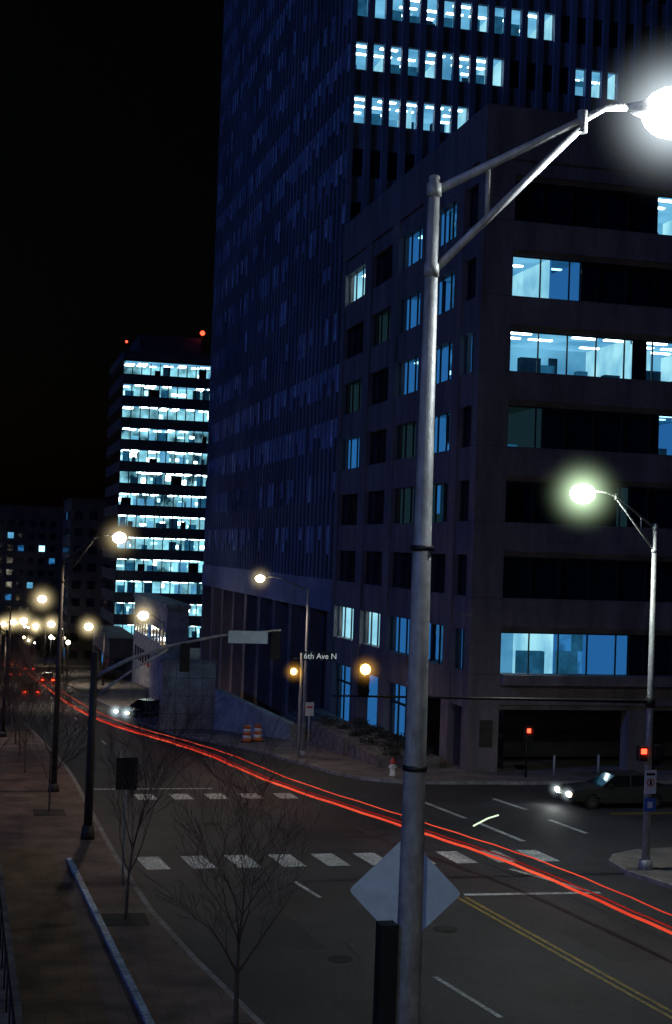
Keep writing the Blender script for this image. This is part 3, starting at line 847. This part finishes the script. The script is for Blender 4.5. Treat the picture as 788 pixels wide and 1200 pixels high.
# ------------------------------------------------------------ cars
def car(name, loc, rz, paint, front=True, rear=True, hl='headlight'):
    m = M(); m.part = 'body'
    def arch(cx, r=0.37, n=8):
        return [(cx+r*math.cos(math.pi*i/n), 0.30+r*math.sin(math.pi*i/n)) for i in range(n+1)]
    prof = [(-2.38,0.36),(-2.42,0.45),(-2.40,0.62),(-2.30,0.76),(-1.7,0.84),(-0.95,0.92),(1.55,0.96),(2.2,0.92),(2.38,0.85),(2.42,0.55),(2.36,0.34)]
    low = arch(1.45)+[(0.9,0.24),(-0.9,0.24)]+arch(-1.45)
    pr = prof+low
    def wz(z): return 0.88-0.05*max(0,(z-0.6))/0.35-0.03*max(0,0.5-z)/0.3
    L = [(p[0], wz(p[1]), p[1]) for p in pr]; R = [(p[0], -wz(p[1]), p[1]) for p in pr]
    m.poly(L[::-1], paint); m.poly(R, paint)
    for i in range(len(pr)):
        j = (i+1)%len(pr); m.poly([L[i],L[j],R[j],R[i]], paint if i<len(prof)-1 else 'rubber')
    m.part = 'cabin'
    bt = [(-0.98,0.76,0.93),(1.75,0.76,0.96),(1.75,-0.76,0.96),(-0.98,-0.76,0.93)]
    tp = [(-0.28,0.60,1.38),(1.15,0.60,1.38),(1.15,-0.60,1.38),(-0.28,-0.60,1.38)]
    for i in range(4):
        j=(i+1)%4; m.poly([bt[i],bt[j],tp[j],tp[i]][::-1],'car_glass')
    m.part = 'roof'
    m.box(-0.30,1.17,-0.61,0.61,1.378,1.42,paint)
    for s in (1,-1):
        for a, c in (((-0.98,0.765*s,0.93),(-0.28,0.605*s,1.39)),((1.75,0.765*s,0.96),(1.15,0.605*s,1.39)),((0.38,0.765*s,0.93),(0.40,0.605*s,1.39))):
            m.tube([a,c],0.035,paint,6)
    m.part = 'trim'
    for s in (1,-1): m.box(-2.2,2.2,s*0.872,s*0.892,0.52,0.56,'chrome')
    m.part = 'wheels'
    for x in (-1.45,1.45):
        for s in (1,-1):
            m.tube([(x,s*0.66,0.31),(x,s*0.86,0.31)],0.31,'rubber',20); m.tube([(x,s*0.855,0.31),(x,s*0.875,0.31)],0.18,'chrome',14)
    m.part = 'bumpers'
    m.box(-2.52,-2.40,-0.84,0.84,0.38,0.52,'chrome'); m.box(2.40,2.52,-0.84,0.84,0.38,0.52,'chrome')
    m.box(-2.425,-2.40,-0.4,0.4,0.55,0.68,'black_metal')
    m.part = 'lights'
    for s in (1,-1):
        m.box(-2.44,-2.39,s*0.48,s*0.76,0.55,0.69, hl if front else 'chrome')
        if front: m.ball((-2.45,s*0.62,0.62),0.11,hl,10,8); m.box(-2.44,-2.39,s*0.775,s*0.85,0.55,0.66,'headlight_amber')
        m.box(2.39,2.44,s*0.5,s*0.82,0.58,0.74,'tail_red' if rear else 'hydrant_red')
    m.part = 'mirrors'
    for s in (1,-1): m.box(-0.7,-0.55,s*0.78,s*0.95,0.95,1.07,paint)
    o = m.build(name, loc, rz)
    if front:
        for s in (1,-1): halo(o, (-2.5,s*0.62,0.62), 0.5 if loc[1]<70 else 0.9, 'halo_white')
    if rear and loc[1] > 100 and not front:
        for s in (1,-1): halo(o, (2.5,s*0.66,0.66), 0.8, 'halo_red')
    return o
c = car('sedan_car',(27.1,57.0,0.0),0.0,'car_paint_dark')
light(c,(-2.9,0,0.6),25,(0.9,1,0.95),0.1,'headlight_glow')
car('sedan_car',(13.0,111,zt(111)),math.radians(35),'car_paint')
# cars driving away down the hill: nose (-x) turned to +y
for (x,y) in ((5.6,150),(9.2,190),(5.8,215),(9.0,250),(6.2,285)): car('sedan_car',(x,y,zt(y)),math.radians(-90),'car_paint',front=False)

# ------------------------------------------------------------ light trails
path = [(21.0,17),(19.5,27),(18.3,35.2),(17.1,43.2),(15.1,50.2),(11.9,61.6),(10.3,76),(8.5,92),(7.6,115),(7.5,160),(7.5,206),(7.6,330)]
def cr(pts, n=10):
    out=[]; P_=[Vector((*p,0)) for p in pts]
    for i in range(len(P_)-1):
        p0=P_[max(0,i-1)];p1=P_[i];p2=P_[i+1];p3=P_[min(len(P_)-1,i+2)]
        for k in range(n):
            u=k/n; out.append(0.5*((2*p1)+(p2-p0)*u+(2*p0-5*p1+4*p2-p3)*u*u+(3*p1-p0-3*p2+p3)*u**3))
    out.append(P_[-1]); return out
pc = cr(path)
m = M()
for off, rr, h, mt in ((0,0.042,0.7,'trail_red'),(1.1,0.018,0.72,'trail_red'),(0.13,0.022,0.78,'trail_dim')):
    pts=[]
    for i,p in enumerate(pc):
        tt=(pc[min(i+1,len(pc)-1)]-pc[max(i-1,0)]).normalized(); nn=Vector((tt.y,-tt.x,0))
        q=p+nn*off; pts.append((q.x,q.y,zt(q.y)+h+0.012*math.sin(i*1.9)))
    m.tube(pts,rr,mt,6)
m.build('tail_light_trails')
m = M(); m.tube([(18.3,50.5,0.5),(18.7,50.7,0.62),(19.2,51.4,0.60),(19.7,51.6,0.68)],0.03,'trail_white',6); m.build('head_light_trail')

# ------------------------------------------------------------ world, sun, camera
wd = bpy.data.worlds.new('World'); scene.world = wd; wd.use_nodes = True
nt = wd.node_tree; bg = nt.nodes['Background']
sk = nt.nodes.new('ShaderNodeTexSky'); sk.sky_type='NISHITA'; sk.sun_disc=False
sk.sun_elevation = math.radians(-5); sk.sun_rotation = math.radians(-75)
nt.links.new(sk.outputs[0], bg.inputs['Color']); bg.inputs['Strength'].default_value = 0.10
sd = bpy.data.lights.new('moon_light','SUN'); sd.energy=0.34; sd.angle=math.radians(0.5); sd.color=(0.10,0.26,1.0)
so = bpy.data.objects.new('moon_light',sd); scene.collection.objects.link(so)
dirv = Vector((0.85,0.30,-0.42)).normalized(); so.rotation_euler = dirv.to_track_quat('-Z','Y').to_euler(); so.location=(-50,-20,80)

cd = bpy.data.cameras.new('camera'); cam = bpy.data.objects.new('camera',cd); scene.collection.objects.link(cam)
cd.sensor_fit='VERTICAL'; cd.sensor_height=36; cd.sensor_width=24; cd.lens=50; cd.clip_end=6000; cd.clip_start=0.1
cam.matrix_world = Matrix.Translation((0,0,10.6)) @ Matrix.Rotation(math.radians(-14),4,'Z') @ Matrix.Rotation(math.radians(91.55),4,'X') @ Matrix.Rotation(math.radians(2.0),4,'Z')
scene.camera = cam
